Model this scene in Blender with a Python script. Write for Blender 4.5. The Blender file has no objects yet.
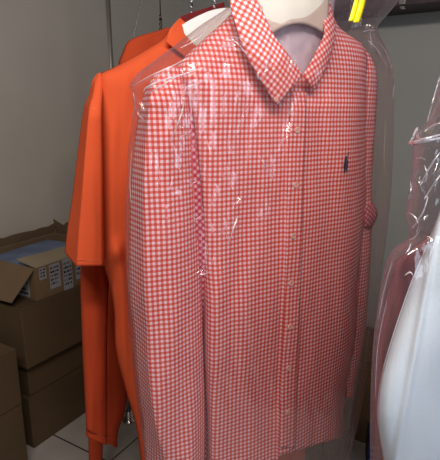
import bpy, bmesh, math, random
from mathutils import Vector, noise
random.seed(4)
SC = bpy.context.scene
COL = SC.collection

# ------------------------------------------------------------------ camera and measuring
F = 480.0; PITCH = math.radians(14); YAW = math.radians(31); EYE = 1.40
def room(r, f):                       # (right, forward) of the camera stand -> room x, y
    return (r*math.cos(YAW) - f*math.sin(YAW), r*math.sin(YAW) + f*math.cos(YAW))
def ray(px, py):
    a = (px-220)/F; b = (230-py)/F
    return a, math.cos(PITCH)+b*math.sin(PITCH), -math.sin(PITCH)+b*math.cos(PITCH)
cd = bpy.data.cameras.new('camera'); cam = bpy.data.objects.new('camera', cd); COL.objects.link(cam)
cam.location = (0, 0, EYE); cam.rotation_euler = (math.pi/2-PITCH, 0, YAW)
cd.sensor_fit = 'HORIZONTAL'; cd.sensor_width = 36; cd.lens = 36*F/440; cd.clip_start = .02
SC.camera = cam

# garments hang in parallel planes square to the rail; s = distance along the rail
H0 = (.158, .95); DIRR = (-.5045, .8634); U = (.8634, .5045); N = (.5045, -.8634)
GROT = YAW + math.atan2(U[1], U[0])
class Frame:
    def __init__(self, s, zb=.6):
        self.h = (H0[0]+DIRR[0]*s, H0[1]+DIRR[1]*s); self.zb = zb
    def world(self): x, y = room(*self.h); return (x, y, self.zb)
    def at(self, px, py, n):          # point of the sheet lying n in front of the hanging plane
        a, b, c = ray(px, py)
        k = (self.h[0]*N[0]+self.h[1]*N[1]+n)/(a*N[0]+b*N[1])
        r, f = a*k-self.h[0], b*k-self.h[1]
        return Vector((r*U[0]+f*U[1], -n, EYE+c*k-self.zb))

# ------------------------------------------------------------------ materials
def mat(name, col, rough=.8, metal=0, spec=.3, nscale=0, namt=0, bump=0, bscale=200, sheen=0):
    m = bpy.data.materials.new(name); m.use_nodes = True
    nt = m.node_tree; b = nt.nodes['Principled BSDF']
    b.inputs['Base Color'].default_value = (*col, 1); b.inputs['Roughness'].default_value = rough
    b.inputs['Metallic'].default_value = metal; b.inputs['Specular IOR Level'].default_value = spec
    b.inputs['Sheen Weight'].default_value = sheen
    tc = nt.nodes.new('ShaderNodeTexCoord')
    if namt:
        n = nt.nodes.new('ShaderNodeTexNoise'); n.inputs['Scale'].default_value = nscale; n.inputs['Detail'].default_value = 5
        nt.links.new(tc.outputs['Object'], n.inputs['Vector'])
        r = nt.nodes.new('ShaderNodeMapRange'); r.inputs[1].default_value = .3; r.inputs[2].default_value = .7
        r.inputs[3].default_value = 1-namt; r.inputs[4].default_value = 1+namt
        nt.links.new(n.outputs['Fac'], r.inputs[0])
        h = nt.nodes.new('ShaderNodeVectorMath'); h.operation = 'SCALE'; h.inputs[0].default_value = col
        nt.links.new(r.outputs[0], h.inputs['Scale']); nt.links.new(h.outputs[0], b.inputs['Base Color'])
    if bump:
        n2 = nt.nodes.new('ShaderNodeTexNoise'); n2.inputs['Scale'].default_value = bscale; n2.inputs['Detail'].default_value = 3
        nt.links.new(tc.outputs['Object'], n2.inputs['Vector'])
        bp = nt.nodes.new('ShaderNodeBump'); bp.inputs['Strength'].default_value = bump; bp.inputs['Distance'].default_value = .002
        nt.links.new(n2.outputs['Fac'], bp.inputs['Height']); nt.links.new(bp.outputs[0], b.inputs['Normal'])
    return m

def gingham(name, white, mid, full, period=.0087):
    m = bpy.data.materials.new(name); m.use_nodes = True
    nt = m.node_tree; L = nt.links; b = nt.nodes['Principled BSDF']
    b.inputs['Roughness'].default_value = .85; b.inputs['Specular IOR Level'].default_value = .15
    uv = nt.nodes.new('ShaderNodeUVMap'); sp = nt.nodes.new('ShaderNodeSeparateXYZ'); L.new(uv.outputs[0], sp.inputs[0])
    def M(op, a, v=None, c=None):
        n = nt.nodes.new('ShaderNodeMath'); n.operation = op
        for i, q in enumerate((a, v, c)):
            if q is None: continue
            if isinstance(q, (int, float)): n.inputs[i].default_value = q
            else: L.new(q, n.inputs[i])
        return n.outputs[0]
    st = []
    for k in range(2):
        w = M('SINE', M('MULTIPLY', sp.outputs[k], 2*math.pi/period))
        r = nt.nodes.new('ShaderNodeMapRange'); r.inputs[1].default_value = -.25; r.inputs[2].default_value = .25
        L.new(w, r.inputs[0]); st.append(r.outputs[0])
    def mix(f, A, B):
        n = nt.nodes.new('ShaderNodeMix'); n.data_type = 'RGBA'
        L.new(f, n.inputs[0])
        for i, q in ((6, A), (7, B)):
            if isinstance(q, tuple): n.inputs[i].default_value = (*q, 1)
            else: L.new(q, n.inputs[i])
        return n.outputs[2]
    L.new(mix(st[0], mix(st[1], white, mid), mix(st[1], mid, full)), b.inputs['Base Color'])
    return m

def film(name, tint, haze, hazecol, rough=.12, gl=1.0, scale=18):
    m = bpy.data.materials.new(name); m.use_nodes = True
    nt = m.node_tree; L = nt.links; nt.nodes.remove(nt.nodes['Principled BSDF'])
    out = nt.nodes['Material Output']
    tc = nt.nodes.new('ShaderNodeTexCoord')
    mp = nt.nodes.new('ShaderNodeMapping'); mp.inputs['Rotation'].default_value = (0, .45, 0); mp.inputs['Scale'].default_value = (1.3, 1, .28)
    L.new(tc.outputs['Object'], mp.inputs[0])
    nz = nt.nodes.new('ShaderNodeTexNoise'); nz.inputs['Scale'].default_value = scale; nz.inputs['Detail'].default_value = 4
    nz.inputs['Distortion'].default_value = 1.2
    L.new(mp.outputs[0], nz.inputs['Vector'])
    bp = nt.nodes.new('ShaderNodeBump'); bp.inputs['Strength'].default_value = .55; bp.inputs['Distance'].default_value = .012
    L.new(nz.outputs['Fac'], bp.inputs['Height'])
    tr = nt.nodes.new('ShaderNodeBsdfTransparent'); tr.inputs[0].default_value = (*tint, 1)
    df = nt.nodes.new('ShaderNodeBsdfDiffuse'); df.inputs[0].default_value = (*hazecol, 1)
    tl = nt.nodes.new('ShaderNodeBsdfTranslucent'); tl.inputs[0].default_value = (*hazecol, 1)
    dm = nt.nodes.new('ShaderNodeMixShader'); dm.inputs[0].default_value = .4
    L.new(df.outputs[0], dm.inputs[1]); L.new(tl.outputs[0], dm.inputs[2])
    lf = nt.nodes.new('ShaderNodeLayerWeight'); lf.inputs['Blend'].default_value = .5
    p3 = nt.nodes.new('ShaderNodeMath'); p3.operation = 'POWER'; p3.inputs[1].default_value = 3; L.new(lf.outputs['Facing'], p3.inputs[0])
    hz = nt.nodes.new('ShaderNodeMath'); hz.operation = 'MULTIPLY_ADD'; hz.inputs[1].default_value = .18; hz.inputs[2].default_value = haze; hz.use_clamp = True
    L.new(p3.outputs[0], hz.inputs[0])
    m1 = nt.nodes.new('ShaderNodeMixShader'); L.new(hz.outputs[0], m1.inputs[0])
    L.new(tr.outputs[0], m1.inputs[1]); L.new(dm.outputs[0], m1.inputs[2])
    g = nt.nodes.new('ShaderNodeBsdfGlossy'); g.inputs['Roughness'].default_value = rough
    g.inputs[0].default_value = (1, 1, 1, 1); L.new(bp.outputs[0], g.inputs['Normal'])
    lw = nt.nodes.new('ShaderNodeLayerWeight'); lw.inputs['Blend'].default_value = .5
    L.new(bp.outputs[0], lw.inputs['Normal'])
    pw = nt.nodes.new('ShaderNodeMath'); pw.operation = 'POWER'; pw.inputs[1].default_value = 4; L.new(lw.outputs['Facing'], pw.inputs[0])
    sc = nt.nodes.new('ShaderNodeMath'); sc.operation = 'MULTIPLY_ADD'; sc.inputs[1].default_value = .22*gl; sc.inputs[2].default_value = .045*gl; sc.use_clamp = True
    L.new(pw.outputs[0], sc.inputs[0])
    m2 = nt.nodes.new('ShaderNodeMixShader'); L.new(sc.outputs[0], m2.inputs[0])
    L.new(m1.outputs[0], m2.inputs[1]); L.new(g.outputs[0], m2.inputs[2]); L.new(m2.outputs[0], out.inputs[0])
    return m

def wall_mat(name, col):
    return mat(name, col, .7, spec=.2, nscale=2.2, namt=.05, bump=.25, bscale=120)
WALL = wall_mat('painted_wall', (.50, .46, .41)); WALLB = wall_mat('painted_back_wall', (.40, .40, .375))
CEIL = wall_mat('painted_ceiling', (.5, .48, .45))
def tile_mat():
    m = mat('floor_tiles', (.45, .41, .37), .35, spec=.4, nscale=7, namt=.12)
    nt = m.node_tree; L = nt.links; b = nt.nodes['Principled BSDF']
    geo = nt.nodes.new('ShaderNodeNewGeometry'); sp = nt.nodes.new('ShaderNodeSeparateXYZ'); L.new(geo.outputs['Position'], sp.inputs[0])
    outs = []
    for k, off in ((0, -1.254), (1, 1.205)):
        a = nt.nodes.new('ShaderNodeMath'); a.operation = 'SUBTRACT'; a.inputs[1].default_value = off - .4*20; L.new(sp.outputs[k], a.inputs[0])
        p = nt.nodes.new('ShaderNodeMath'); p.operation = 'PINGPONG'; p.inputs[1].default_value = .2; L.new(a.outputs[0], p.inputs[0])
        c = nt.nodes.new('ShaderNodeMath'); c.operation = 'LESS_THAN'; c.inputs[1].default_value = .0035; L.new(p.outputs[0], c.inputs[0]); outs.append(c)
    mx = nt.nodes.new('ShaderNodeMath'); mx.operation = 'MAXIMUM'; L.new(outs[0].outputs[0], mx.inputs[0]); L.new(outs[1].outputs[0], mx.inputs[1])
    src = b.inputs['Base Color'].links[0].from_socket
    mm = nt.nodes.new('ShaderNodeMix'); mm.data_type = 'RGBA'; L.new(mx.outputs[0], mm.inputs[0]); L.new(src, mm.inputs[6]); mm.inputs[7].default_value = (.05, .043, .038, 1)
    L.new(mm.outputs[2], b.inputs['Base Color'])
    return m
TILE = tile_mat()
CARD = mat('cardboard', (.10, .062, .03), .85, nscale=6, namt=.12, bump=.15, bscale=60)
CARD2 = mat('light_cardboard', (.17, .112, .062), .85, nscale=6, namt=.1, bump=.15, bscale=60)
CARDIN = mat('pale_cardboard', (.32, .26, .18), .85, nscale=6, namt=.08)
TAPE = mat('packing_tape', (.22, .15, .085), .3, spec=.5)
PAPERL = mat('white_label', (.30, .31, .34), .7, nscale=30, namt=.1)
INK = mat('black_ink', (.02, .02, .025), .7)
CHROME = mat('chrome', (.62, .6, .57), .16, 1)
WIRE = mat('hanger_wire', (.55, .58, .62), .3, 1)
DKWIRE = mat('dark_wire', (.12, .11, .1), .35, 1)
ORANGE = mat('orange_jersey', (.70, .105, .036), .9, spec=.1, nscale=5, namt=.05, bump=.3, bscale=500)
ORANGE2 = mat('deep_orange_fleece', (.52, .068, .024), .95, spec=.1, nscale=5, namt=.06, bump=.4, bscale=400)
STITCH = mat('orange_stitching', (.8, .2, .1), .9)
MAROON = mat('maroon_cloth', (.16, .012, .015), .9)
GING = gingham('coral_gingham', (.80, .70, .86), (.74, .205, .18), (.56, .06, .042))
GINGSHADE = gingham('shaded_gingham', (.62, .42, .55), (.55, .09, .13), (.38, .02, .04))  # darker, rosier copy of the shirt gingham with shade mixed into the colours
BUTTON = mat('button_resin', (.72, .55, .50), .3, spec=.6)
NAVY = mat('navy_thread', (.012, .012, .05), .8)
WHITEC = mat('white_cotton', (.72, .86, .92), .85, spec=.1, nscale=4, namt=.03, bump=.3, bscale=350)
PAPER = mat('white_paper', (.82, .83, .83), .75, nscale=10, namt=.04)
CREAM = mat('cream_card', (.62, .57, .52), .75, nscale=8, namt=.05)
TISSUE = mat('lilac_tissue', (.46, .42, .52), .8, nscale=14, namt=.1, bump=.6, bscale=30)
FILM = film('clear_bag_film', (.93, .855, .825), .04, (.62, .50, .60), .075, 1.7)
FILM2 = film('rose_bag_film', (.93, .89, .91), .03, (.50, .47, .50), .13, 1.7, 14)
YELLOW = mat('yellow_plastic', (.95, .76, .01), .35, spec=.5)
PURPLE = mat('dark_purple_laminate', (.045, .022, .03), .5, spec=.4, nscale=20, namt=.2)
BLUEP = mat('blue_paper', (.16, .21, .33), .6, nscale=8, namt=.3)
GREYPL = mat('grey_plastic', (.25, .27, .31), .4)
DKBLUE = mat('navy_carton', (.02, .025, .09), .6)

# ------------------------------------------------------------------ object helpers
def tag(o, label=None, cat=None, group=None, kind=None):
    for k, v in (('label', label), ('category', cat), ('group', group), ('kind', kind)):
        if v: o[k] = v
    return o
def empty(name, loc, rz, label, cat, group=None):
    o = bpy.data.objects.new(name, None); COL.objects.link(o); o.location = loc; o.rotation_euler = (0, 0, rz)
    o.empty_display_size = .05
    return tag(o, label, cat, group)
def link(name, bm, m, parent=None, smooth=True, solid=0, bevel=0, sub=0):
    me = bpy.data.meshes.new(name)
    if smooth:
        for f in bm.faces: f.smooth = True
    bm.to_mesh(me); bm.free()
    for q in (m if isinstance(m, list) else [m]): me.materials.append(q)
    o = bpy.data.objects.new(name, me); COL.objects.link(o)
    if parent: o.parent = parent
    if solid:
        md = o.modifiers.new('thickness', 'SOLIDIFY'); md.thickness = solid; md.offset = 0
    if bevel:
        md = o.modifiers.new('bevel', 'BEVEL'); md.width = bevel; md.segments = 2; md.limit_method = 'ANGLE'
    if sub:
        md = o.modifiers.new('smooth', 'SUBSURF'); md.levels = sub; md.render_levels = sub
    return o
def bx(bm, a, b):
    vs = [bm.verts.new((x, y, z)) for x in (a[0], b[0]) for y in (a[1], b[1]) for z in (a[2], b[2])]
    for q in ((0,1,3,2), (4,6,7,5), (0,4,5,1), (2,3,7,6), (0,2,6,4), (1,5,7,3)): bm.faces.new([vs[i] for i in q])
    return vs
def box(name, a, b, m, parent=None, bevel=0, **k):
    bm = bmesh.new(); bx(bm, a, b); bmesh.ops.recalc_face_normals(bm, faces=bm.faces)
    return link(name, bm, m, parent, smooth=False, bevel=bevel)
def tube(bm, pts, r, seg=10, caps=True):
    pts = [Vector(p) for p in pts]; rings = []; up = Vector((.31, .17, .93)).normalized()
    for i, p in enumerate(pts):
        d = (pts[min(i+1, len(pts)-1)]-pts[max(i-1, 0)]).normalized()
        a = d.cross(up)
        if a.length < .05: a = d.cross(Vector((1, 0, 0)))
        a.normalize(); b = d.cross(a); rr = r[i] if isinstance(r, list) else r
        rings.append([bm.verts.new(p+(a*math.cos(t)+b*math.sin(t))*rr) for t in [2*math.pi*k/seg for k in range(seg)]])
    for A, B in zip(rings, rings[1:]):
        for k in range(seg): bm.faces.new((A[k], A[(k+1) % seg], B[(k+1) % seg], B[k]))
    if caps: bm.faces.new(rings[0][::-1]); bm.faces.new(rings[-1])
def curve(tab):                      # smooth interpolation through (y, x) pairs
    tab = sorted(tab)
    def g(y):
        if y <= tab[0][0]: return tab[0][1]
        if y >= tab[-1][0]: return tab[-1][1]
        for i in range(len(tab)-1):
            if tab[i][0] <= y <= tab[i+1][0]:
                (y1, p1), (y2, p2) = tab[i], tab[i+1]; h = y2-y1; t = (y-y1)/h
                m1 = (p2-tab[i-1][1])/(y2-tab[i-1][0]) if i else (p2-p1)/h
                m2 = (tab[i+2][1]-p1)/(tab[i+2][0]-y1) if i+2 < len(tab) else (p2-p1)/h
                return (2*t**3-3*t*t+1)*p1+(t**3-2*t*t+t)*h*m1+(-2*t**3+3*t*t)*p2+(t**3-t*t)*h*m2
    return g
def sstep(a, b, x):
    t = max(0, min(1, (x-a)/(b-a))); return t*t*(3-2*t)
def nz(x, y, z=0): return noise.noise(Vector((x, y, z)))

def grid(bm, fr, fn, nu, nv, rot=0, flip=False, cut=None, arc=True, weld=None):
    """fn(a, b) -> px, py, n.  Returns the vertex grid; lays metric cloth coordinates into the uv map."""
    uvl = bm.loops.layers.uv.verify(); V = []; T = []; PX = []
    for j in range(nv+1):
        row = []; pr = []
        for i in range(nu+1):
            px, py, n = fn(i/nu, j/nv); pr.append((px, py)); row.append(fr.at(px, py, n))
        acc = [0]
        for i in range(nu): acc.append(acc[-1] + math.hypot(row[i+1].x-row[i].x, row[i+1].y-row[i].y))
        mid = nu//2; sg = 1 if row[-1].x > row[0].x else -1
        tr = [((row[mid].x+sg*(acc[i]-acc[mid])) if arc else row[i].x, row[i].z) for i in range(nu+1)]
        V.append([bm.verts.new(p) for p in row]); T.append(tr); PX.append(pr)
    c, s = math.cos(rot), math.sin(rot)
    for j in range(nv):
        for i in range(nu):
            if cut and cut(sum(PX[j+q][i+p][0] for p in (0,1) for q in (0,1))/4, sum(PX[j+q][i+p][1] for p in (0,1) for q in (0,1))/4): continue
            idx = [(j, i), (j+1, i), (j+1, i+1), (j, i+1)]
            if flip: idx.reverse()
            f = bm.faces.new([V[a][b] for a, b in idx])
            for l, (a, b) in zip(f.loops, idx):
                x, y = T[a][b]; l[uvl].uv = (x*c-y*s, x*s+y*c)
    return V
def shell(bm, fr, L, R, nf, nb, y0, y1, nu=60, nv=140, cut=None, warp=None, rot=0):
    def front(a, b):
        y = y0+(y1-y0)*b; px = L(y)+(R(y)-L(y))*a
        yy = warp(px, y) if warp else y
        return px, yy, nf(a*2-1, px, y)
    def back(a, b):
        y = y0+(y1-y0)*b; px = R(y)+(L(y)-R(y))*a
        yy = warp(px, y) if warp else y
        return px, yy, nb(1-a*2, px, y)
    A = grid(bm, fr, front, nu, nv, cut=cut, rot=rot); B = grid(bm, fr, back, max(8, nu//3), nv, rot=rot)
    bmesh.ops.remove_doubles(bm, verts=bm.verts, dist=1e-5)
    bmesh.ops.delete(bm, geom=[v for v in bm.verts if not v.link_faces], context='VERTS')
def inpoly(x, y, P):
    r = False
    for i in range(len(P)):
        (x1, y1), (x2, y2) = P[i], P[i-1]
        if (y1 > y) != (y2 > y) and x < (x2-x1)*(y-y1)/(y2-y1)+x1: r = not r
    return r
def rim(x, p=3): return max(0, 1-abs(x)**p)**.5
def along(pts, t):
    k = t*(len(pts)-1); i = min(int(k), len(pts)-2); q = k-i
    P = [pts[max(0, min(len(pts)-1, i+d))] for d in (-1, 0, 1, 2)]
    return tuple(.5*((2*P[1][c])+(-P[0][c]+P[2][c])*q+(2*P[0][c]-5*P[1][c]+4*P[2][c]-P[3][c])*q*q+(-P[0][c]+3*P[1][c]-3*P[2][c]+P[3][c])*q**3) for c in range(len(pts[0])))
def ruled(bm, fr, A, B, nu=14, nv=30, rot=0, bulge=0):
    def fn(a, b):
        p = along(A, b); q = along(B, b)
        r = [p[c]+(q[c]-p[c])*a for c in range(3)]; r[2] += bulge*math.sin(math.pi*a)
        return r
    return grid(bm, fr, fn, nu, nv, rot=rot)

# ------------------------------------------------------------------ the room
XL, YB, ZC = -2.05, 2.90, 2.45
box('floor', (-3, -1.6, -.05), (2.6, 3.4, 0), TILE)['kind'] = 'structure'
box('wall_left', (XL-.1, -1.6, 0), (XL, YB+.1, ZC), WALL)['kind'] = 'structure'
box('wall_back', (XL, YB, 0), (2.6, YB+.1, ZC), WALLB)['kind'] = 'structure'
box('ceiling', (XL-.1, -1.6, ZC), (2.6, YB+.1, ZC+.06), CEIL)['kind'] = 'structure'

# dark shelf on the back wall with metal brackets
sh = empty('wall_shelf', (-.6, 2.6, 1.90), 0, 'dark purple-brown wall shelf high on the back wall', 'shelf')
box('shelf_board', (-1.0, 0, .0), (1.6, .30, .05), PURPLE, sh, bevel=.003)
box('shelf_lip', (-1.0, -.02, -.015), (1.6, -.0002, .075), PURPLE, sh, bevel=.003)
for x in (-.7, -.02+.07, .9):
    bm = bmesh.new(); bx(bm, (x, -.026, -.01), (x+.03, -.0205, .06)); bx(bm, (x+.005, -.018, -.022), (x+.025, .03, -.0155))
    link('bracket', bm, CHROME, sh, smooth=False, bevel=.0015)

# chrome floor-to-ceiling pole
x, y = room(-.422, 1.955)
pl = empty('chrome_pole', (x, y, 0), 0, 'upright chrome pole behind the orange shirts', 'pole')
bm = bmesh.new(); tube(bm, [(0, 0, .012), (0, 0, ZC-.01)], .0105, 20); link('tube', bm, CHROME, pl)
bm = bmesh.new(); tube(bm, [(0, 0, 0), (0, 0, .006), (0, 0, .008), (0, 0, .05)], [.032, .032, .018, .016], 20); link('foot', bm, CHROME, pl)
bm = bmesh.new(); tube(bm, [(0, 0, ZC-.03), (0, 0, ZC-.0005)], [.018, .03], 20); link('ceiling_cup', bm, CHROME, pl)

# rail hung from the ceiling
RZ = 1.78
def rl(s): x, y = room(H0[0]+DIRR[0]*s, H0[1]+DIRR[1]*s); return x, y
rail = empty('garment_rail', (*rl(0), RZ), 0, 'chrome garment rail that carries all the hangers', 'rail')
def rel(s, z=0): a = rl(s); o = rl(0); return (a[0]-o[0], a[1]-o[1], z)
bm = bmesh.new(); tube(bm, [rel(-.75), rel(.78)], .0125, 18); link('rail_tube', bm, CHROME, rail)
for s in (-.6, .74):
    bm = bmesh.new(); tube(bm, [rel(s, .0126), rel(s, ZC-RZ-.0005)], .006, 12); link('drop_rod', bm, CHROME, rail)

# ------------------------------------------------------------------ hangers
def hanger(s, hx, neckpy, half, label, wm=WIRE, drop=.13, paper=None):
    """hook on the rail, twisted neck, sloping shoulders; neckpy = height of the neck"""
    fr = Frame(s, 0); nk = fr.at(hx, neckpy, 0); zn = nk.z
    x, y = rl(s)
    h = empty('wire_hanger', (x, y, zn), GROT, label, 'hanger', 'wire hangers on the rail')
    top = RZ-zn
    bm = bmesh.new(); R = .0165; pts = []
    for k in range(15):
        t = math.radians(-35+k*215/14); pts.append((R*math.cos(t), 0, top+R*math.sin(t)))
    pts += [(-.006, 0, top-.035), (0, 0, top-.055), (0, 0, .02)]
    tube(bm, pts, .0018, 8); link('hook', bm, wm, h)
    bm = bmesh.new()
    for ph in (0, math.pi):
        tube(bm, [(.0035*math.cos(ph+k*.9), .0035*math.sin(ph+k*.9), .035-.075*k/20+.0) for k in range(16)], .0016, 6)
    link('twisted_neck', bm, wm, h)
    bm = bmesh.new(); tube(bm, [(0, 0, -.02), (-half*.3, 0, -.045), (-half, 0, -drop), (-half+.01, 0, -drop-.012), (0, 0, -drop-.02), (half-.01, 0, -drop-.012), (half, 0, -drop), (half*.3, 0, -.045), (0, 0, -.02)], .0017, 8)
    link('shoulder_wire', bm, wm, h)
    return h, fr

# ------------------------------------------------------------------ coral gingham shirt
GF = Frame(0, .62)
shirt = empty('gingham_shirt', GF.world(), GROT, 'coral and white gingham button-down shirt in a clear bag', 'shirt')
BL = curve([(-6, 243), (5, 238), (20, 225), (40, 203), (58, 184), (70, 176), (90, 181), (130, 190), (200, 196), (280, 202), (360, 204), (430, 207), (480, 208)])
BR = curve([(-6, 322), (8, 330), (22, 336), (30, 342), (45, 362), (60, 367), (80, 367), (120, 366), (200, 366), (235, 363), (290, 358), (340, 356), (390, 351), (437, 344), (480, 342)])
VNECK = [(250, -30), (257, -4), (275, 37), (290, 57), (303, 76), (318, 50), (324, 33), (322, 14), (318, -30)]
def bfront(xn, px, py):
    e = rim(xn, 9)
    top = sstep(-10, 90, py)
    fold = .007*sstep(150, 420, py)*math.sin((px-205)/9.5+.006*py) * sstep(300, 215, px)
    fold += .004*sstep(100, 420, py)*math.sin((px-290)/13.0+py*.004)
    fold += .006*nz(px/34, py/150)+.003*nz(px/14, py/60, 3)
    diag = .004*math.sin((px*.8+py*.55)/26)*sstep(200, 330, py)*sstep(340, 240, px)
    step = .006*sstep(287-.03*(py-100), 291-.03*(py-100), px)*sstep(90, 110, py)
    return -.012+e*(.018+.042*top)+(fold+diag)*e+step*e
def bback(xn, px, py): return -.012-rim(xn, 3)*(.008+.035*sstep(-10, 120, py)+.006*nz(px/25, py/90, 7))
def hem(px):
    if px < 272: return 478-(px-208)*.02
    return 456-(px-279)*.30 if px > 279 else 478-(px-272)*3.1
def bwarp(px, py): return py+(hem(px)-480)*sstep(300, 480, py)
bm = bmesh.new()
shell(bm, GF, BL, BR, bfront, bback, -6, 480, 110, 220, cut=lambda x, y: inpoly(x, y, VNECK), warp=bwarp)
link('body', bm, GING, shirt, solid=.0006)

# left sleeve in the picture: a flattened tube with a pressed crease
SL = curve([(66, 168), (72, 158), (82, 150), (95, 144), (115, 139), (150, 134), (210, 130), (290, 130), (330, 134), (380, 138), (430, 144), (460, 147), (480, 150)])
SR = curve([(66, 176), (72, 183), (90, 188), (130, 193), (200, 197), (280, 201), (340, 203), (420, 205), (480, 204)])
def crease(py): return curve([(60, .1), (90, .15), (150, .2), (290, .22), (380, .18), (430, .21), (460, .33), (480, .40)])(py)
def sfront(xn, px, py):
    a = (xn+1)/2; c = crease(py); w = sstep(64, 110, py)
    if a < c: n = -.018*w+(.045*w+.012)*(a/c)
    else:
        q = (a-c)/(1-c); n = .012+.027*w+.008*math.sin(q*math.pi)-.02*w*q**6
    n += (.0035*nz(px/16, py/55, 1)+.004*sstep(200, 420, py)*math.sin(px/7+py/40))*min(1, 4*a)*min(1, 4*(1-a))
    return n
def sback(xn, px, py):
    a = (xn+1)/2; w = sstep(64, 110, py)
    return -.018*w+a*(.012+.027*w-.02*w+.018*w) - .012*math.sin(a*math.pi)
bm = bmesh.new(); shell(bm, GF, SL, SR, sfront, sback, 66, 480, 44, 180)
link('sleeve', bm, GING, shirt, solid=.0006)
# underarm strip between sleeve and body, shade put into its gingham colour
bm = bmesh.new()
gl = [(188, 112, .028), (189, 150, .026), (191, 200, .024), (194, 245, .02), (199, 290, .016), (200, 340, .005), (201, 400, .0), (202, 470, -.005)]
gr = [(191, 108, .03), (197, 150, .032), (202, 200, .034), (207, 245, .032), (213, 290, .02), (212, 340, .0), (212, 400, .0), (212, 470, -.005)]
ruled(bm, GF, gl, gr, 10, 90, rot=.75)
link('underarm_panel', bm, GINGSHADE, shirt, solid=.0006)
# right sleeve hangs behind the body's edge
RL = curve([(42, 356), (54, 357), (90, 358), (200, 358), (300, 350), (380, 346), (470, 345)])
RR = curve([(42, 360), (50, 366), (60, 373), (75, 377), (115, 376), (160, 373), (200, 372), (210, 375), (219, 376), (226, 372), (250, 371), (300, 368), (340, 364), (390, 354), (470, 350)])
bm = bmesh.new()
shell(bm, GF, RL, RR, lambda a, px, py: -.022+.018*rim(a)*sstep(30, 80, py)+.008*math.exp(-((py-215)/9)**2)+.003*nz(px/8, py/25), lambda a, px, py: -.022-.02*rim(a), 42, 398, 18, 130)
link('sleeve', bm, GING, shirt, solid=.0006)
bm = bmesh.new()
ruled(bm, GF, [(363, 206, .0), (362, 216, .004), (364, 226, .0)], [(374, 203, -.005), (377.5, 215, -.004), (372, 227, -.006)], 8, 14, rot=.6, bulge=.006)
link('cuff_fold', bm, GINGSHADE, shirt, solid=.001)
# shoulder yoke seam
def strip(fr, pts, w, m, name, parent, nf, off=.002, solid=.0005, nv=60, rot=0):
    bm = bmesh.new()
    A = [(p[0]-w/2, p[1], nf(p[0]-w/2, p[1])+off) for p in pts]; B = [(p[0]+w/2, p[1], nf(p[0]+w/2, p[1])+off) for p in pts]
    def fn(a, b):
        x, y = along([(p[0], p[1]) for p in pts], b); px = x-w/2+w*a
        return px, y, nf(px, y)+off
    grid(bm, fr, fn, 6, nv, rot=rot); return link(name, bm, m, parent, solid=solid)
def gxn(px, py): L, R = BL(py), BR(py); return max(-1, min(1, 2*(px-L)/(R-L)-1))
def gnf(px, py): return bfront(gxn(px, py), px, py)
strip(GF, [(299, 92), (298, 130), (296, 180), (294.5, 240), (292.5, 300), (290, 360), (288.5, 410), (287.5, 447)], 15.5, GING, 'button_placket', shirt, lambda x, y: max(gnf(x+k, y) for k in (-3, 0, 3)), off=.0035, solid=.0012, nv=120, rot=.012)
# collar
bm = bmesh.new()
ruled(bm, GF, [(254, -14, .03), (258, 2, .045), (266, 19, .056), (275, 37, .064), (289, 56, .068), (303, 75, .066)],
      [(229, -12, .02), (231, 8, .03), (236, 26, .045), (244, 50, .060), (258, 76, .068), (277, 106, .068)], 14, 34, rot=.62, bulge=.006)
link('collar_leaf', bm, GING, shirt, solid=.0016)
bm = bmesh.new()
ruled(bm, GF, [(286, -16, -.01), (300, 0, .0), (314, 8, .015), (322, 18, .028), (324, 34, .044), (316, 52, .057), (303, 75, .064)],
      [(327, -16, .0), (330, 2, .012), (333, 14, .022), (335, 28, .034), (333, 46, .046), (326, 68, .056), (314, 90, .060)], 12, 34, rot=-.55, bulge=.005)
link('collar_leaf', bm, GING, shirt, solid=.0016)
def disc(fr, px, py, n, r, m, name, parent, holes=True):
    c = fr.at(px, py, n); bm = bmesh.new()
    prof = [(r, 0), (r, .0012), (r*.82, .0018), (r*.7, .0011), (0.0001, .0009)]
    seg = 20; rings = []
    for (q, h) in prof: rings.append([bm.verts.new((c.x+q*math.cos(2*math.pi*k/seg), c.y-h, c.z+q*math.sin(2*math.pi*k/seg))) for k in range(seg)])
    for A, B in zip(rings, rings[1:]):
        for k in range(seg): bm.faces.new((A[k], A[(k+1) % seg], B[(k+1) % seg], B[k]))
    o = link(name, bm, m, parent)
    if holes:
        bm = bmesh.new()
        for dx, dz in ((1, 1), (-1, -1)): tube(bm, [(c.x-dx*r*.3, c.y-.0014, c.z-dz*r*.3), (c.x+dx*r*.3*0, c.y-.0022, c.z), ], .0005, 6)
        link('thread', bm, STITCH, o)
    return o
for (x, y) in ((297.5, 130), (296, 185), (293.5, 236), (291.5, 283), (290, 327), (288.5, 368), (287.5, 412)):
    disc(GF, x, y, max(gnf(x+k, y) for k in (-3, 0, 3))+.0045, .0056, BUTTON, 'button', shirt)
disc(GF, 276, 99, .0705, .0042, BUTTON, 'collar_button', shirt)
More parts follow.
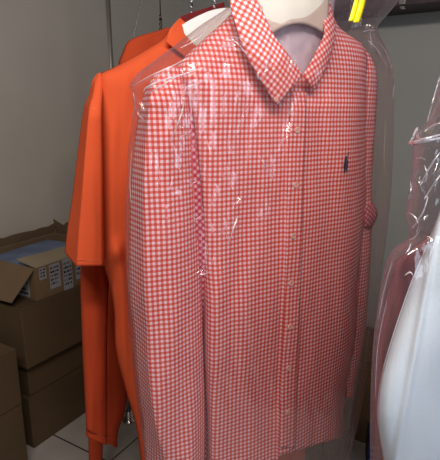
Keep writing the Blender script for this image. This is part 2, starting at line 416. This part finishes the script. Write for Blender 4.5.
# embroidered rider on a horse
emb = [(-.2, 8.2), (.6, 7.7), (.9, 6.9), (.6, 6.2), (1.3, 5.3), (1.7, 4.0), (2.6, 3.6), (3.2, 2.9), (2.9, 2.2), (2.2, 2.3), (1.9, 1.0), (2.2, -.2), (2.0, -1.8), (1.4, -3.4), (1.0, -5.2), (.3, -5.2), (.5, -3.5), (.3, -2.2), (-.4, -3.6), (-.7, -5.6), (-1.5, -5.5), (-1.2, -3.6), (-1.6, -2.0), (-2.0, -.4), (-1.9, 1.2), (-1.3, 2.4), (-1.5, 4.2), (-1.1, 5.6), (-.6, 6.4), (-.9, 7.3)]
bm = bmesh.new(); c0 = GF.at(345.5, 166, gnf(345, 166)+.0022); k = .0024
vs = [bm.verts.new((c0.x+a*k*1.1, c0.y, c0.z+b*k*1.0)) for a, b in emb]; f = bm.faces.new(vs)
tube(bm, [(c0.x+.4*k, c0.y, c0.z+4.6*k), (c0.x+1.6*k, c0.y, c0.z+7.6*k), (c0.x+2.6*k, c0.y, c0.z+10.6*k)], .0005, 6)
tube(bm, [(c0.x+2.2*k, c0.y, c0.z+10.9*k), (c0.x+3.1*k, c0.y, c0.z+10.3*k)], .0008, 6)
r = bmesh.ops.extrude_face_region(bm, geom=[f]); bmesh.ops.translate(bm, verts=[v for v in r['geom'] if isinstance(v, bmesh.types.BMVert)], vec=(0, -.0008, 0))
link('embroidered_rider', bm, NAVY, shirt, smooth=False)['label'] = 'small navy embroidered rider on a horse'

# hanger, card and tissue inside the neck
hg, _ = hanger(0, 300, -4, .14, 'wire hanger inside the gingham shirt', drop=.115)
tis = empty('collar_tissue', Frame(0, 1.3).world(), GROT, 'crumpled lilac-white tissue filling the gingham shirt neck', 'tissue'); TF = Frame(0, 1.3)
bm = bmesh.new()
ruled(bm, TF, [(240, -20, .004), (252, 20, .012), (262, 55, .02), (276, 92, .03)], [(334, -20, .002), (334, 18, .01), (328, 50, .02), (312, 92, .03)], 26, 30, bulge=.012)
for v in bm.verts: v.co.y -= .004*nz(v.co.x*45, v.co.z*38)
link('tissue_sheet', bm, TISSUE, tis, solid=.0008)
bm = bmesh.new()
ruled(bm, TF, [(249, -18, .02), (265, -18, .03), (285, -18, .036), (302, -18, .034), (316, -18, .03), (330, -18, .02)], [(258, 44, .034), (273, 33, .04), (286, 26, .044), (300, 23.5, .042), (313, 27, .036), (327, 35, .03)], 14, 26, bulge=.004)
link('neck_card', bm, CREAM, tis, solid=.0012)

# ------------------------------------------------------------------ clear bag over the gingham shirt
def seg_ridge(px, py, segs):
    n = 0
    for (x1, y1, x2, y2, w, h) in segs:
        dx, dy = x2-x1, y2-y1; l2 = dx*dx+dy*dy
        t = max(0, min(1, ((px-x1)*dx+(py-y1)*dy)/l2)); d = math.hypot(px-x1-t*dx, py-y1-t*dy)
        n += h*math.exp(-(d/w)**2)*math.sin(math.pi*min(1, max(.08, t+.08)))
    return n
RID = [(134, 90, 190, 62, 2.4, .006), (152, 96, 214, 62, 1.8, .006), (140, 92, 160, 84, 2.2, .007), (188, 78, 250, 44, 2.0, .005), (222, 44, 252, 56, 1.6, .006), (228, 36, 246, 50, 1.5, .005),
       (275, 36, 264, 82, 1.4, .005), (232, 46, 276, 34, 1.5, .005), (186, 98, 172, 142, 1.8, .006), (183, 128, 192, 146, 1.6, .006), (196, 276, 212, 272, 1.6, .007), (190, 182, 196, 196, 1.5, .005),
       (262, 158, 264, 172, 1.6, .005), (230, 240, 240, 214, 2.4, .006), (236, 210, 246, 190, 2.0, .004), (366, 32, 376, 29, 1.4, .006), (370, 40, 388, 68, 2.0, .008), (380, 44, 392, 66, 1.6, .006),
       (391, 60, 391, 96, 2, .006), (136, 110, 130, 150, 2, .006), (133, 92, 146, 118, 2, .007), (254, 95, 236, 140, 2, .003), (150, 150, 140, 230, 2.4, .003), (300, 95, 262, 240, 4, .005), (330, 90, 345, 140, 3, .004), (218, 8, 180, 44, 2, .006), (232, 4, 212, 30, 2, .005)]
CL = curve([(-24, 268), (0, 236), (10, 224), (25, 201), (45, 175), (60, 155), (74, 137), (84, 130), (92, 131), (110, 133), (150, 128), (220, 126), (300, 127), (380, 134), (430, 141), (460, 145), (500, 149)])
CR = curve([(-24, 408), (0, 399), (14, 388), (26, 378), (34, 379), (44, 384), (56, 390), (80, 394), (180, 392), (240, 386), (300, 378), (360, 370), (420, 359), (460, 350), (500, 346)])
def cfront(xn, px, py):
    e = rim(xn, 5)
    n = -.01+e*(.035+.055*sstep(-20, 80, py)) + .006*nz(px/30, py/80, 5)*e+.003*nz(px/11, py/26, 9)*e
    n += .008*sstep(90, 20, py)*nz((px+py)/12, (px-py)/45, 2)*e
    return n+1.5*seg_ridge(px, py, RID)
def cback(xn, px, py): return -.01-rim(xn, 3)*(.035+.04*sstep(0, 100, py))+.006*nz(px/22, py/60, 11)*rim(xn)
bag = empty('garment_bag', Frame(0, .55).world(), GROT, 'clear plastic dry-cleaning bag over the gingham shirt', 'plastic bag'); BF = Frame(0, .55)
bm = bmesh.new(); shell(bm, BF, CL, CR, cfront, cback, -24, 500, 240, 400)
link('film', bm, FILM, bag)
def fold_glints(parent, fr, nf, Lc, Rc, lines, m):
    for pts, wd in lines:
        K = max(6, int(sum(math.dist(a, b) for a, b in zip(pts, pts[1:]))/2.5)); P = []; rr = []
        for i in range(K+1):
            x, y = along(pts, i/K); l, r = Lc(y), Rc(y); xn = max(-1, min(1, 2*(x-l)/(r-l)-1))
            x += .35*nz(i*.9, wd*7, pts[0][0]); P.append(fr.at(x, y, nf(xn, x, y)+.0012))
            rr.append(wd*.001*(.12+abs(math.sin(math.pi*i/K))**.6*(.75+.4*nz(i*.6, pts[0][1]))))
        bm = bmesh.new(); tube(bm, P, rr, 7); link('crease', bm, m, parent)  # tapered film fold, its bright streak painted in as pale colour
GLINTFOLD = film('film_fold_glints', (.95, .92, .95), .45, (.92, .90, .98), .22, 5.0)  # whitish film for folds; streak highlights are put into this colour
fold_glints(bag, BF, cfront, CL, CR, [
    ([(131, 87), (150, 76), (170, 67), (190, 57)], .9), ([(143, 93), (147, 87), (163, 80), (186, 73)], 1.3), ([(143, 95), (158, 88), (176, 77), (206, 67)], 1.1),
    ([(133, 92), (135, 104), (132, 118)], .8), ([(139, 106), (138, 114), (144, 120)], .9), ([(184, 100), (182, 112), (176, 128), (170, 142)], 1.3), ([(179, 137), (188, 134), (193, 138)], .7),
    ([(183, 98), (186, 88), (196, 84), (206, 80)], .7), ([(224, 40), (234, 41), (241, 47), (247, 56)], 1.2), ([(221, 47), (232, 46), (240, 52)], .9), ([(228, 36), (239, 38), (245, 44)], .7),
    ([(240, 46), (256, 38), (266, 36), (275, 37)], .8), ([(275, 37), (270, 55), (265, 70), (263, 82)], .8), ([(224, 80), (240, 84), (254, 86)], .6), ([(188, 182), (193, 183), (197, 181)], .8),
    ([(191, 216), (197, 219), (202, 214)], .7), ([(198, 275), (205, 274), (212, 271)], 1.2), ([(262, 158), (264, 165), (264, 173)], 1.1), ([(231, 238), (233, 229), (239, 215)], 1.3), ([(228, 246), (231, 236)], .9),
    ([(238, 0), (222, 14), (204, 28), (186, 42)], .8), ([(246, 0), (232, 12), (218, 22)], .6), ([(210, 24), (198, 38), (180, 48)], .6), ([(363, 32), (369, 30), (376, 31)], 1.0),
    ([(368, 40), (376, 48), (383, 60), (388, 70)], .8), ([(379, 42), (386, 52), (391, 66), (391, 69)], .6), ([(393, 74), (394, 86), (393, 98)], .7), ([(377, 28), (370, 33), (372, 42)], .6),
    ([(132, 150), (130, 180), (131, 205)], .5), ([(386, 120), (384, 160), (387, 190)], .45)], GLINTFOLD)

# ------------------------------------------------------------------ orange shirts
def folds(px, py, k, amp=.004): return amp*nz(px/16, py/140, k)+amp*.5*nz(px/7, py/60, k+9)
PF = Frame(.34, .40)
polo = empty('orange_shirt', PF.world(), GROT, 'bright orange short-sleeved shirt hanging next to the gingham shirt', 'shirt')
PL = curve([(22, 178), (30, 170), (40, 162), (50, 146), (60, 128), (68, 113), (74, 100), (82, 97), (150, 99), (240, 103), (262, 104), (285, 110), (310, 114), (350, 116), (390, 126), (426, 136), (460, 141), (490, 144)])
PR = curve([(22, 225), (40, 245), (74, 300), (150, 305), (490, 305)])
def pfront(xn, px, py):
    w = sstep(20, 90, py)
    n = -.02+(.028+.035*w)*rim(xn, 8)+folds(px, py, 21)
    n += .010*sstep(95, 150, py)*math.sin((px-99)/7.5)*math.exp(-((px-110)/14)**2)
    n += .022*math.exp(-((px-116)/7)**2-((py-252)/11)**2)-.014*math.exp(-((px-110)/5)**2-((py-275)/14)**2)+.010*math.exp(-((px-122-(py-270)*.03)/4)**2)*sstep(230, 280, py)*sstep(470, 330, py)
    return n
bm = bmesh.new(); shell(bm, PF, PL, PR, pfront, lambda a, px, py: -.02-.03*rim(a), 22, 490, 90, 170)
link('body', bm, ORANGE, polo, solid=.0012)
TL = curve([(73, 98), (80, 93), (95, 89), (108, 84), (150, 78), (200, 72), (240, 67), (266, 65)])
TR = curve([(73, 101), (82, 103), (110, 102), (180, 103), (266, 104)])
def tfront(xn, px, py):
    a = (xn+1)/2; c = .32; w = sstep(72, 120, py)
    n = (-.04*w+(.10*w+.008)*(a/c)) if a < c else (.008+.06*w+.005*math.sin((a-c)/(1-c)*math.pi))
    if a > .93: n -= .012*w*(a-.93)/.07
    return n-.005+folds(px, py, 33, .003)*min(1, 5*a)*min(1, 5*(1-a))
def twarp(px, py): return py-sstep(170, 266, py)*max(0, 76-px)*1.2
bm = bmesh.new(); shell(bm, PF, TL, TR, tfront, lambda a, px, py: (-.045*sstep(72, 120, py)+(a+1)/2*(.065*sstep(72,120,py)+.003)), 73, 266, 40, 80, warp=twarp)
link('sleeve', bm, ORANGE, polo, solid=.0012)
def tn(px, py): L, R = TL(py), TR(py); return tfront(max(-1, min(1, 2*(px-L)/(R-L)-1)), px, py)
bm = bmesh.new()
tube(bm, [PF.at(76+i*26/16, 259.5+i*2.2/16, tn(77+i*25/16, 260)+.0012) for i in range(17)], .0005, 6); link('hem_stitching', bm, STITCH, polo)
bm = bmesh.new()     # armhole seam
tube(bm, [PF.at(x, y, tn(x, y)+.001) for x, y in ((85.5, 108), (89, 107.6), (93, 108), (97, 109.5), (101, 112))], .0006, 6); link('seam', bm, STITCH, polo)
# standing collar band
bm = bmesh.new()
ruled(bm, PF, [(180, 18, -.012), (174, 24, .010), (169, 31, .026), (166, 42, .035)], [(197, 34, -.004), (198, 42, .014), (196, 52, .03), (192, 62, .04)], 14, 20, bulge=.006)
link('collar_band', bm, ORANGE, polo, solid=.003)
bm = bmesh.new()
ruled(bm, PF, [(180, 17, -.016), (190, 13, -.026), (206, 8, -.034), (224, 2, -.034)], [(197, 34, -.012), (202, 26, -.024), (214, 20, -.032), (226, 16, -.032)], 8, 20)
link('inner_neckband', bm, MAROON, polo, solid=.002)
hanger(.34, 206, 14, .12, 'wire hanger with white paper cover in the orange short-sleeved shirt')
hp = empty('paper_cover', Frame(.34, 1.5).world(), GROT, 'white paper hanger cover sticking out of the orange shirt collar', 'paper cover'); HF = Frame(.34, 1.5)
bm = bmesh.new()
ruled(bm, HF, [(182, 25, .014), (190, 20, .014), (200, 15, .014), (211, 10.5, .014), (224, 8, .014), (240, 8, .014)], [(188, 46, .026), (197, 46, .026), (206, 46, .026), (216, 46, .026), (228, 46, .026), (240, 46, .026)], 10, 24, bulge=.004)
link('paper_sheet', bm, PAPER, hp, solid=.001)

def pullover(s, label, L, R, sl, sr, cuffy, sy0, y0, y1, hx, hy, seed, nfo=0.0, cufflen=6, zb=.4):
    fr = Frame(s, zb); o = empty('orange_pullover', fr.world(), GROT, label, 'pullover')
    Lc, Rc = curve(L), curve(R)
    bm = bmesh.new(); shell(bm, fr, Lc, Rc, lambda a, px, py: -.015+(.02+.025*sstep(y0, y0+60, py))*rim(a, 5)+folds(px, py, seed), lambda a, px, py: -.015-.025*rim(a), y0, y1, 46, 110)
    link('body', bm, ORANGE2, o, solid=.0015)
    a_, b_ = curve(sl), curve(sr)
    def sf(a, px, py): return nfo+.032*rim(a, 3)+folds(px, py, seed+3, .005)+.006*math.sin(py/23+px/6)*sstep(cuffy-120, cuffy-20, py)
    bm = bmesh.new(); shell(bm, fr, a_, b_, sf, lambda a, px, py: nfo-.028*rim(a, 3), sy0, cuffy-cufflen, 30, 120, warp=lambda px, py: py+sstep(cuffy-80, cuffy-cufflen, py)*(px-a_(py))*.45)
    link('sleeve', bm, ORANGE2, o, solid=.0015)
    ca = lambda y: a_(y)+-.2; cb = lambda y: b_(y)+.2
    bm = bmesh.new(); shell(bm, fr, ca, cb, lambda a, px, py: nfo+.027*rim(a, 3)+.0003*math.sin(px*3.2), lambda a, px, py: nfo-.024*rim(a, 3), cuffy-cufflen-1, cuffy, 60, 8, warp=lambda px, py: py+(px-a_(cuffy))*.45)
    link('cuff', bm, ORANGE2, o, solid=.0025)
    yy = cuffy-cufflen
    bm = bmesh.new(); tube(bm, [fr.at(ca(yy)+(cb(yy)-ca(yy))*i/14, yy+(ca(yy)+(cb(yy)-ca(yy))*i/14-a_(cuffy))*.45, nfo+.0275*rim(i/7-1, 3)+.0035) for i in range(1, 14)], .0007, 6); link('hem_stitching', bm, STITCH, o)
    return o
pullover(.46, 'orange long-sleeved pullover showing below the short sleeve',
         [(20, 190), (40, 176), (70, 140), (85, 118), (200, 124), (440, 140)], [(20, 230), (70, 290), (440, 300)],
         [(85, 112), (110, 100), (200, 88), (262, 81), (330, 82), (420, 86), (445, 87)], [(85, 130), (110, 126), (200, 116), (262, 110), (330, 107), (420, 107), (445, 106)],
         436, 85, 20, 430, 187, 20, 41, nfo=.01)
hanger(.46, 187, 14, .1, 'bare wire hanger hook between the two orange collars')
pullover(.66, 'deep orange pullover at the back of the row near the pole',
         [(28, 165), (31.5, 156), (34, 146), (38, 134), (43, 127), (52, 123), (62, 119), (90, 116), (200, 122), (440, 150)], [(28, 172), (34, 182), (50, 195), (90, 230), (440, 240)],
         [(90, 114), (150, 108), (260, 102), (330, 101), (400, 101), (460, 103)], [(90, 135), (200, 132), (300, 126), (340, 124), (387, 127), (404, 125), (425, 118), (460, 116)],
         441, 90, 28, 400, 149, 28, 57)
hanger(.66, 149, 27, .1, 'dark wire hanger at the far end of the row', wm=DKWIRE)
fr = Frame(.80, .3)
sleeve3 = empty('orange_cloth', fr.world(), GROT, 'narrow strip of orange cloth hanging lowest, under the pullover cuff', 'cloth')
sash_l = curve([(90, 112), (200, 96), (300, 90), (400, 88), (500, 90)]); sash_r = curve([(90, 124), (200, 112), (300, 106), (400, 104), (500, 101)])
bm = bmesh.new(); shell(bm, fr, sash_l, sash_r, lambda a, px, py: .016*rim(a)+folds(px, py, 77), lambda a, px, py: -.016*rim(a), 95, 478, 16, 90)
link('cloth_strip', bm, ORANGE2, sleeve3, solid=.0015)
bm = bmesh.new(); p0 = fr.at(118, 97, 0); p1 = Vector((0, 0, RZ-fr.zb+.0))
tube(bm, [p0+Vector((0, 0, -.02)), p0+Vector((.01, 0, .02)), p1+Vector((-.0, -.02, -.02)), p1+Vector((0, 0, .0145))], .0015, 6); link('hanging_loop', bm, DKWIRE, sleeve3)

# ------------------------------------------------------------------ white garment in a rosy bag, near right
WF = Frame(-.38, .62)
coat = empty('white_coat', WF.world(), GROT, 'plain white long coat in a bag at the right edge', 'coat')
WL = curve([(70, 500), (110, 474), (180, 450), (216, 438), (250, 425), (283, 411), (326, 396), (355, 387), (381, 380.5), (411, 377.5), (430, 379), (448, 382), (500, 392)])
WR = curve([(70, 540), (110, 600), (500, 640)])
def wfront(xn, px, py):
    return -.02+.055*rim(xn, 3)+.004*nz(px/50, py/90, 3)+.005*sstep(200, 330, py)*math.sin((px-py*.1)/22)+.004*math.exp(-((px-397-.3*(450-py)*.6)/3)**2)
bm = bmesh.new(); shell(bm, WF, WL, WR, wfront, lambda a, px, py: -.02-.05*rim(a, 3), 70, 500, 90, 120)
link('body', bm, WHITEC, coat, solid=.001)
bm = bmesh.new()
tube(bm, [WF.at(WL(y)+2.4, y, wfront(2*2.4/(WR(y)-WL(y))-1, WL(y)+2.4, y)+.0003) for y in range(290, 470, 4)], .0005, 6); link('edge_stitching', bm, WHITEC, coat)
bm = bmesh.new(); shell(bm, WF, curve([(60, 500), (80, 497)]), curve([(60, 545), (80, 548)]), lambda a, x, y: .012*rim(a), lambda a, x, y: -.012*rim(a), 58, 82, 20, 8); link('collar_band', bm, WHITEC, coat, solid=.002)
hanger(-.38, 522, 60, .09, 'wire hanger carrying the white coat at the right')
RID2 = [(409, 142, 418, 128, 2.2, .005), (411, 144, 440, 134, 2.4, .006), (418, 130, 422, 140, 2, .004), (414, 172, 424, 200, 3, .006), (426, 190, 440, 160, 2.5, .006), (412, 232, 430, 214, 2.5, .006), (405, 214, 418, 240, 2.4, .006),
        (440, 100, 424, 132, 3, .004), (392, 262, 380, 330, 2.5, .004), (400, 300, 384, 440, 3, .003), (430, 145, 418, 165, 2, .005), (438, 176, 428, 212, 2, .005), (444, 120, 436, 90, 2, .004)]
VL = curve([(30, 462), (75, 441), (110, 430), (126, 423), (136, 414), (142, 408.5), (148, 411), (180, 410), (205, 406), (215, 404.5), (226, 408), (236, 408), (246, 396), (259, 387), (300, 379), (344, 373), (423, 370), (500, 371)])
VR = curve([(30, 570), (110, 650), (500, 670)])
def vfront(xn, px, py): return -.01+.07*rim(xn, 7)+.004*nz(px/22, py/30, 4)*rim(xn)+.003*nz(px/9, py/14, 6)*sstep(260, 200, py)+1.4*seg_ridge(px, py, RID2)
PKF = Frame(-.285, .62); PINKC = mat('dusty_rose_cotton', (.33, .13, .145), .9, spec=.1, nscale=5, namt=.06, bump=.3, bscale=300)
pk = empty('pink_backing', PKF.world(), GROT, 'dusty pink garment added behind the white coat to tint its bag mauve', 'shirt')  # added garment, supplies the mauve tone seen through the film
KL = curve([(70, 505), (120, 500), (180, 480), (216, 450), (236, 428), (250, 410), (262, 396), (300, 386), (344, 379), (423, 375.5), (500, 376)])
bm = bmesh.new(); shell(bm, PKF, KL, curve([(70, 545), (110, 590), (500, 610)]), lambda a, px, py: -.02+.02*rim(a)+.006*nz(px/9, py/70, 12), lambda a, px, py: -.02-.02*rim(a), 70, 500, 60, 90)
link('body', bm, PINKC, pk, solid=.001)
bm = bmesh.new(); shell(bm, PKF, curve([(60, 508), (80, 505)]), curve([(60, 542), (80, 545)]), lambda a, x, y: -.02+.012*rim(a), lambda a, x, y: -.02-.012*rim(a), 58, 82, 20, 8); link('collar_band', bm, PINKC, pk, solid=.002)
wb = empty('garment_bag', Frame(-.38, .55).world(), GROT, 'rosy crinkled plastic bag over the white coat', 'plastic bag'); WB = Frame(-.38, .55)
bm = bmesh.new(); shell(bm, WB, VL, VR, vfront, lambda a, px, py: -.01-.13*rim(a, 5)+.004*nz(px/15, py/25, 8)*rim(a), 30, 500, 130, 240)
link('film', bm, FILM2, wb)
fold_glints(wb, WB, vfront, VL, VR, [
    ([(409, 143), (413, 137), (417, 128), (419, 139), (428, 138), (446, 133)], 1.8), ([(409, 144), (418, 143), (430, 140), (448, 137)], 1.8), ([(409, 142), (413, 143), (420, 141)], 3.0), ([(424, 132), (432, 126), (446, 121)], .7),
    ([(440, 152), (432, 164), (426, 174), (420, 186)], 1.2), ([(446, 170), (438, 178), (430, 190), (424, 200)], 1.1), ([(413, 160), (420, 158), (426, 160)], .8), ([(410, 178), (411, 190), (408, 200)], .7), ([(424, 164), (427, 175), (424, 184)], .8),
    ([(407, 212), (414, 216), (418, 224), (416, 234)], 1.0), ([(428, 196), (424, 210), (418, 220), (411, 230)], 1.1), ([(408, 240), (414, 238), (420, 230)], .7), ([(405, 254), (409, 249), (411, 242)], .8), ([(404, 276), (410, 272), (413, 276)], .9),
    ([(440, 76), (434, 96), (427, 122)], .6), ([(392, 262), (384, 290), (378, 320)], .5), ([(387, 300), (378, 345), (375, 400)], .45)], GLINTFOLD)

# ------------------------------------------------------------------ yellow clip hanging from the rail line
YF = Frame(-.13, 1.5)
yc = empty('yellow_strap', YF.world(), GROT, 'folded bright yellow plastic strap above the gingham shoulder', 'strap')
def ystrap(pts, name):
    bm = bmesh.new()
    ruled(bm, YF, [(x-3, y, n) for x, y, n in pts], [(x+3, y, n) for x, y, n in pts], 4, 24, bulge=.002); link(name, bm, YELLOW, yc, solid=.0022)
ystrap([(361, -62, .0), (360.5, -30, 0), (359, -8, 0), (356, 5, 0), (351.5, 21, .002)], 'strap_end')
ystrap([(366, -62, .004), (365, -30, .004), (363.5, -8, .006), (361, 6, .006), (356, 22.5, .008)], 'strap_end')
a = YF.at(363.5, -60, .002); bm = bmesh.new()
tube(bm, [a, a+Vector((-.02, 0, .03)), Vector((0, 0, RZ-YF.zb+.0145))+Vector((.03, 0, -.02)), Vector((0, 0, RZ-YF.zb+.0145))], .002, 8); link('tie', bm, YELLOW, yc)

# ------------------------------------------------------------------ cartons
def carton(x0, x1, y0, y1, z0, z1, label, m=CARD, rz=0, tape=True, lab=None):
    cx, cy = (x0+x1)/2, (y0+y1)/2; w, d, h = (x1-x0)/2, (y1-y0)/2, z1-z0
    o = empty('cardboard_box', (cx, cy, z0), rz, label, 'box')
    box('body', (-w, -d, .0005), (w, d, h-.006), m, o, bevel=.004)
    g = .0015
    for s in (-1, 1):
        bm = bmesh.new(); bx(bm, (min(s*g, s*w), -d, h-.0058), (max(s*g, s*w), d, h-.0008)); link('flap', bm, m, o, smooth=False, bevel=.0015)
    if tape:
        bm = bmesh.new(); bx(bm, (-.024, -d-.0006, h-.0007), (.024, d+.0006, h-.0002)); bx(bm, (-.024, -d-.0008, h-.07), (.024, -d-.0001, h-.0002)); bx(bm, (-.024, d+.0001, h-.07), (.024, d+.0008, h-.0002))
        link('tape', bm, TAPE, o, smooth=False)
    return o
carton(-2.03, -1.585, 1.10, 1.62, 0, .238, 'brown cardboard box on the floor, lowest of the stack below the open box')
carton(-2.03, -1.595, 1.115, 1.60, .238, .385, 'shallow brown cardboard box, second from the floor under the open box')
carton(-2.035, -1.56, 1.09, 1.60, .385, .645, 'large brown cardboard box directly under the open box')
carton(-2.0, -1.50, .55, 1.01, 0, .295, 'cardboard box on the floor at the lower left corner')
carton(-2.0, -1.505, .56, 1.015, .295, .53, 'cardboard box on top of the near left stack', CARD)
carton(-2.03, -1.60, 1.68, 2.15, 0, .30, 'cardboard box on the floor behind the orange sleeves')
carton(-.62, .22, 1.86, 2.19, 0, .39, 'cardboard box standing on the floor between the gingham shirt and white coat', CARD2)
carton(-1.0, -.43, 1.44, 1.80, 0, .12, 'low flat cardboard box on the floor below the gingham shirt hem', CARD2)
nb = empty('navy_box', (-.30, 1.785, 0), .3, 'small navy carton with white print beside the white coat', 'box')
box('body', (-.06, -.05, .0), (.06, .05, .14), DKBLUE, nb, bevel=.002)
for k, (a, b_) in enumerate(((-.05, .03), (-.05, .045), (-.05, .01))): box('print', (a, -.0508, .03+k*.03), (b_, -.0502, .042+k*.03), PAPERL, nb)

# open carton with papers
ox0, ox1, oy0, oy1, oz0, oz1 = -1.965, -1.575, 1.18, 1.62, .645, .785
w, d, h = (ox1-ox0)/2, (oy1-oy0)/2, oz1-oz0
ob = empty('open_cardboard_box', ((ox0+ox1)/2, (oy0+oy1)/2, oz0), 0, 'open cardboard box with raised flaps and shipping labels, on top of the left stack', 'box')
bm = bmesh.new(); t = .005
for a, b_ in (((-w, -d, .0005), (w, d, .006)), ((-w, -d, .006), (-w+t, d, h)), ((w-t, -d, .006), (w, d, h)), ((-w+t, -d, .006), (w-t, -d+t, h)), ((-w+t, d-t, .006), (w-t, d, h))): bx(bm, a, b_)
link('body', bm, CARD2, ob, smooth=False, bevel=.001)
def flap(p0, p1, dirv, ln, m, jag=0, th=.004, inset=.01):
    p0, p1, dirv = Vector(p0), Vector(p1), Vector(dirv).normalized(); e = (p1-p0).normalized(); n = e.cross(dirv).normalized()*th/2
    bm = bmesh.new(); K = 10; lo = []; hi = []
    for i in range(K+1):
        q = p0+(p1-p0)*i/K; ins = e*(inset*(1-2*i/K)); L2 = ln*(1+jag*random.uniform(-1, .5)); bend = Vector((0, 0, -.006*math.sin(math.pi*i/K)))
        tip = q+ins+dirv*L2+bend
        lo.append((bm.verts.new(q-n), bm.verts.new(q+n))); hi.append((bm.verts.new(tip-n), bm.verts.new(tip+n)))
    for i in range(K):
        bm.faces.new((lo[i][0], lo[i+1][0], hi[i+1][0], hi[i][0])); bm.faces.new((lo[i][1], hi[i][1], hi[i+1][1], lo[i+1][1]))
        bm.faces.new((hi[i][0], hi[i+1][0], hi[i+1][1], hi[i][1])); bm.faces.new((lo[i][1], lo[i+1][1], lo[i+1][0], lo[i][0]))
    bm.faces.new((lo[0][0], hi[0][0], hi[0][1], lo[0][1])); bm.faces.new((lo[K][1], hi[K][1], hi[K][0], lo[K][0]))
    bmesh.ops.recalc_face_normals(bm, faces=bm.faces)
    return link('flap', bm, m, ob, smooth=False)
flap((-w, -d, h+.001), (w, -d, h+.001), (0, -1, -1), .155, CARD2)
flap((w, -d+.006, h+.002), (w, d-.006, h+.002), (-1, 0, .10), .13, CARDIN)
flap((-w, -d, h+.003), (-w, d, h+.003), (.25, 0, .9), .055, CARD2, jag=.15)
flap((-w+.01, d, h+.002), (w-.03, d, h+.002), (0, -.25, .9), .075, CARD2, jag=.35)
def slab(p0, sx, sz, m, n_rows, nm='shipping_label'):
    # label stuck on the side facing the aisle (+x)
    y0, z0 = p0; o = box(nm, (w+.0003, y0, z0), (w+.0009, y0+sx, z0+sz), PAPERL, ob)
    for r_ in range(n_rows):
        bm = bmesh.new(); z = z0+sz*(.9-.8*r_/n_rows); yy = y0+.004
        while yy < y0+sx-.008:
            ww = random.choice((.0015, .003, .006, .010)); bx(bm, (w+.001, yy, z-sz*.45/n_rows), (w+.0013, min(yy+ww, y0+sx-.004), z)); yy += ww+random.choice((.002, .004))
        link('print', bm, INK, o, smooth=False)
slab((-d+.07, .03), .055, .105, PAPERL, 5); slab((-d+.14, .001), .05, .138, PAPERL, 6); slab((-d+.21, .03), .05, .105, PAPERL, 4); slab((-d+.02, .085), .035, .05, PAPERL, 3)
o = box('shipping_label', (w-.13, -d-.0009, .01), (w-.04, -d-.0003, .11), PAPERL, ob)
for k in range(5): box('print', (w-.122, -d-.0014, .02+k*.017), (w-.05-.012*(k % 3), -d-.001, .028+k*.017), INK, o)
for k in range(4):
    zz = oz0+.007+k*.030
    pp = empty('paper_bundle', ((ox0+ox1)/2-.02, (oy0+oy1)/2-.03+.005*k, zz), .05*k-.06, ['blue-grey paper bundle at the bottom of the open box', 'blue-grey paper bundle second from the bottom in the open box', 'paper bundle second from the top in the open box', 'blue and white paper bundle on top in the open box'][k], 'paper')
    bm = bmesh.new()
    for q in range(5): bx(bm, (-.14+random.uniform(-.004, .004), -.18+random.uniform(-.006, .006), q*.0058), (.14, .18, q*.0058+.005))
    link('sheets', bm, BLUEP if k % 2 else PAPERL, pp, smooth=False)

# grey plastic tube standing behind the long sleeve
x, y = -1.53, 1.50
gp = empty('plastic_tube', (x, y, 0), 0, 'grey-blue plastic tube standing on the floor behind the orange sleeve', 'tube')
bm = bmesh.new(); tube(bm, [(0, 0, .03), (0, 0, .40)], .017, 18); link('tube', bm, GREYPL, gp)
bm = bmesh.new(); tube(bm, [(0, 0, 0), (0, 0, .03), (0, 0, .034)], [.024, .024, .018], 18); link('cap', bm, GREYPL, gp)

# ------------------------------------------------------------------ light
def area(name, r, f, z, tr, tf, tz, size, power, col, sy=None):
    l = bpy.data.lights.new(name, 'AREA'); l.energy = power; l.size = size; l.color = col
    if sy: l.shape = 'RECTANGLE'; l.size_y = sy
    o = bpy.data.objects.new(name, l); COL.objects.link(o); x, y = room(r, f); o.location = (x, y, z)
    tx, ty = room(tr, tf); o.rotation_euler = (Vector((tx, ty, tz))-Vector((x, y, z))).to_track_quat('-Z', 'Y').to_euler()
    return o
area('ceiling_lamp', .0, -.1, 2.25, .0, 1.1, 1.0, 1.3, 26, (1, .91, .82), .14)
area('doorway_daylight', 1.2, -.8, 1.7, .3, .9, .9, .9, 14, (.70, .85, 1), 1.4)
w_ = bpy.data.worlds.new('world'); SC.world = w_; w_.use_nodes = True
w_.node_tree.nodes['Background'].inputs[0].default_value = (.8, .85, 1, 1); w_.node_tree.nodes['Background'].inputs[1].default_value = .10
SC.view_settings.view_transform = 'Standard'; SC.view_settings.look = 'None'; SC.view_settings.exposure = .08; SC.view_settings.gamma = 1
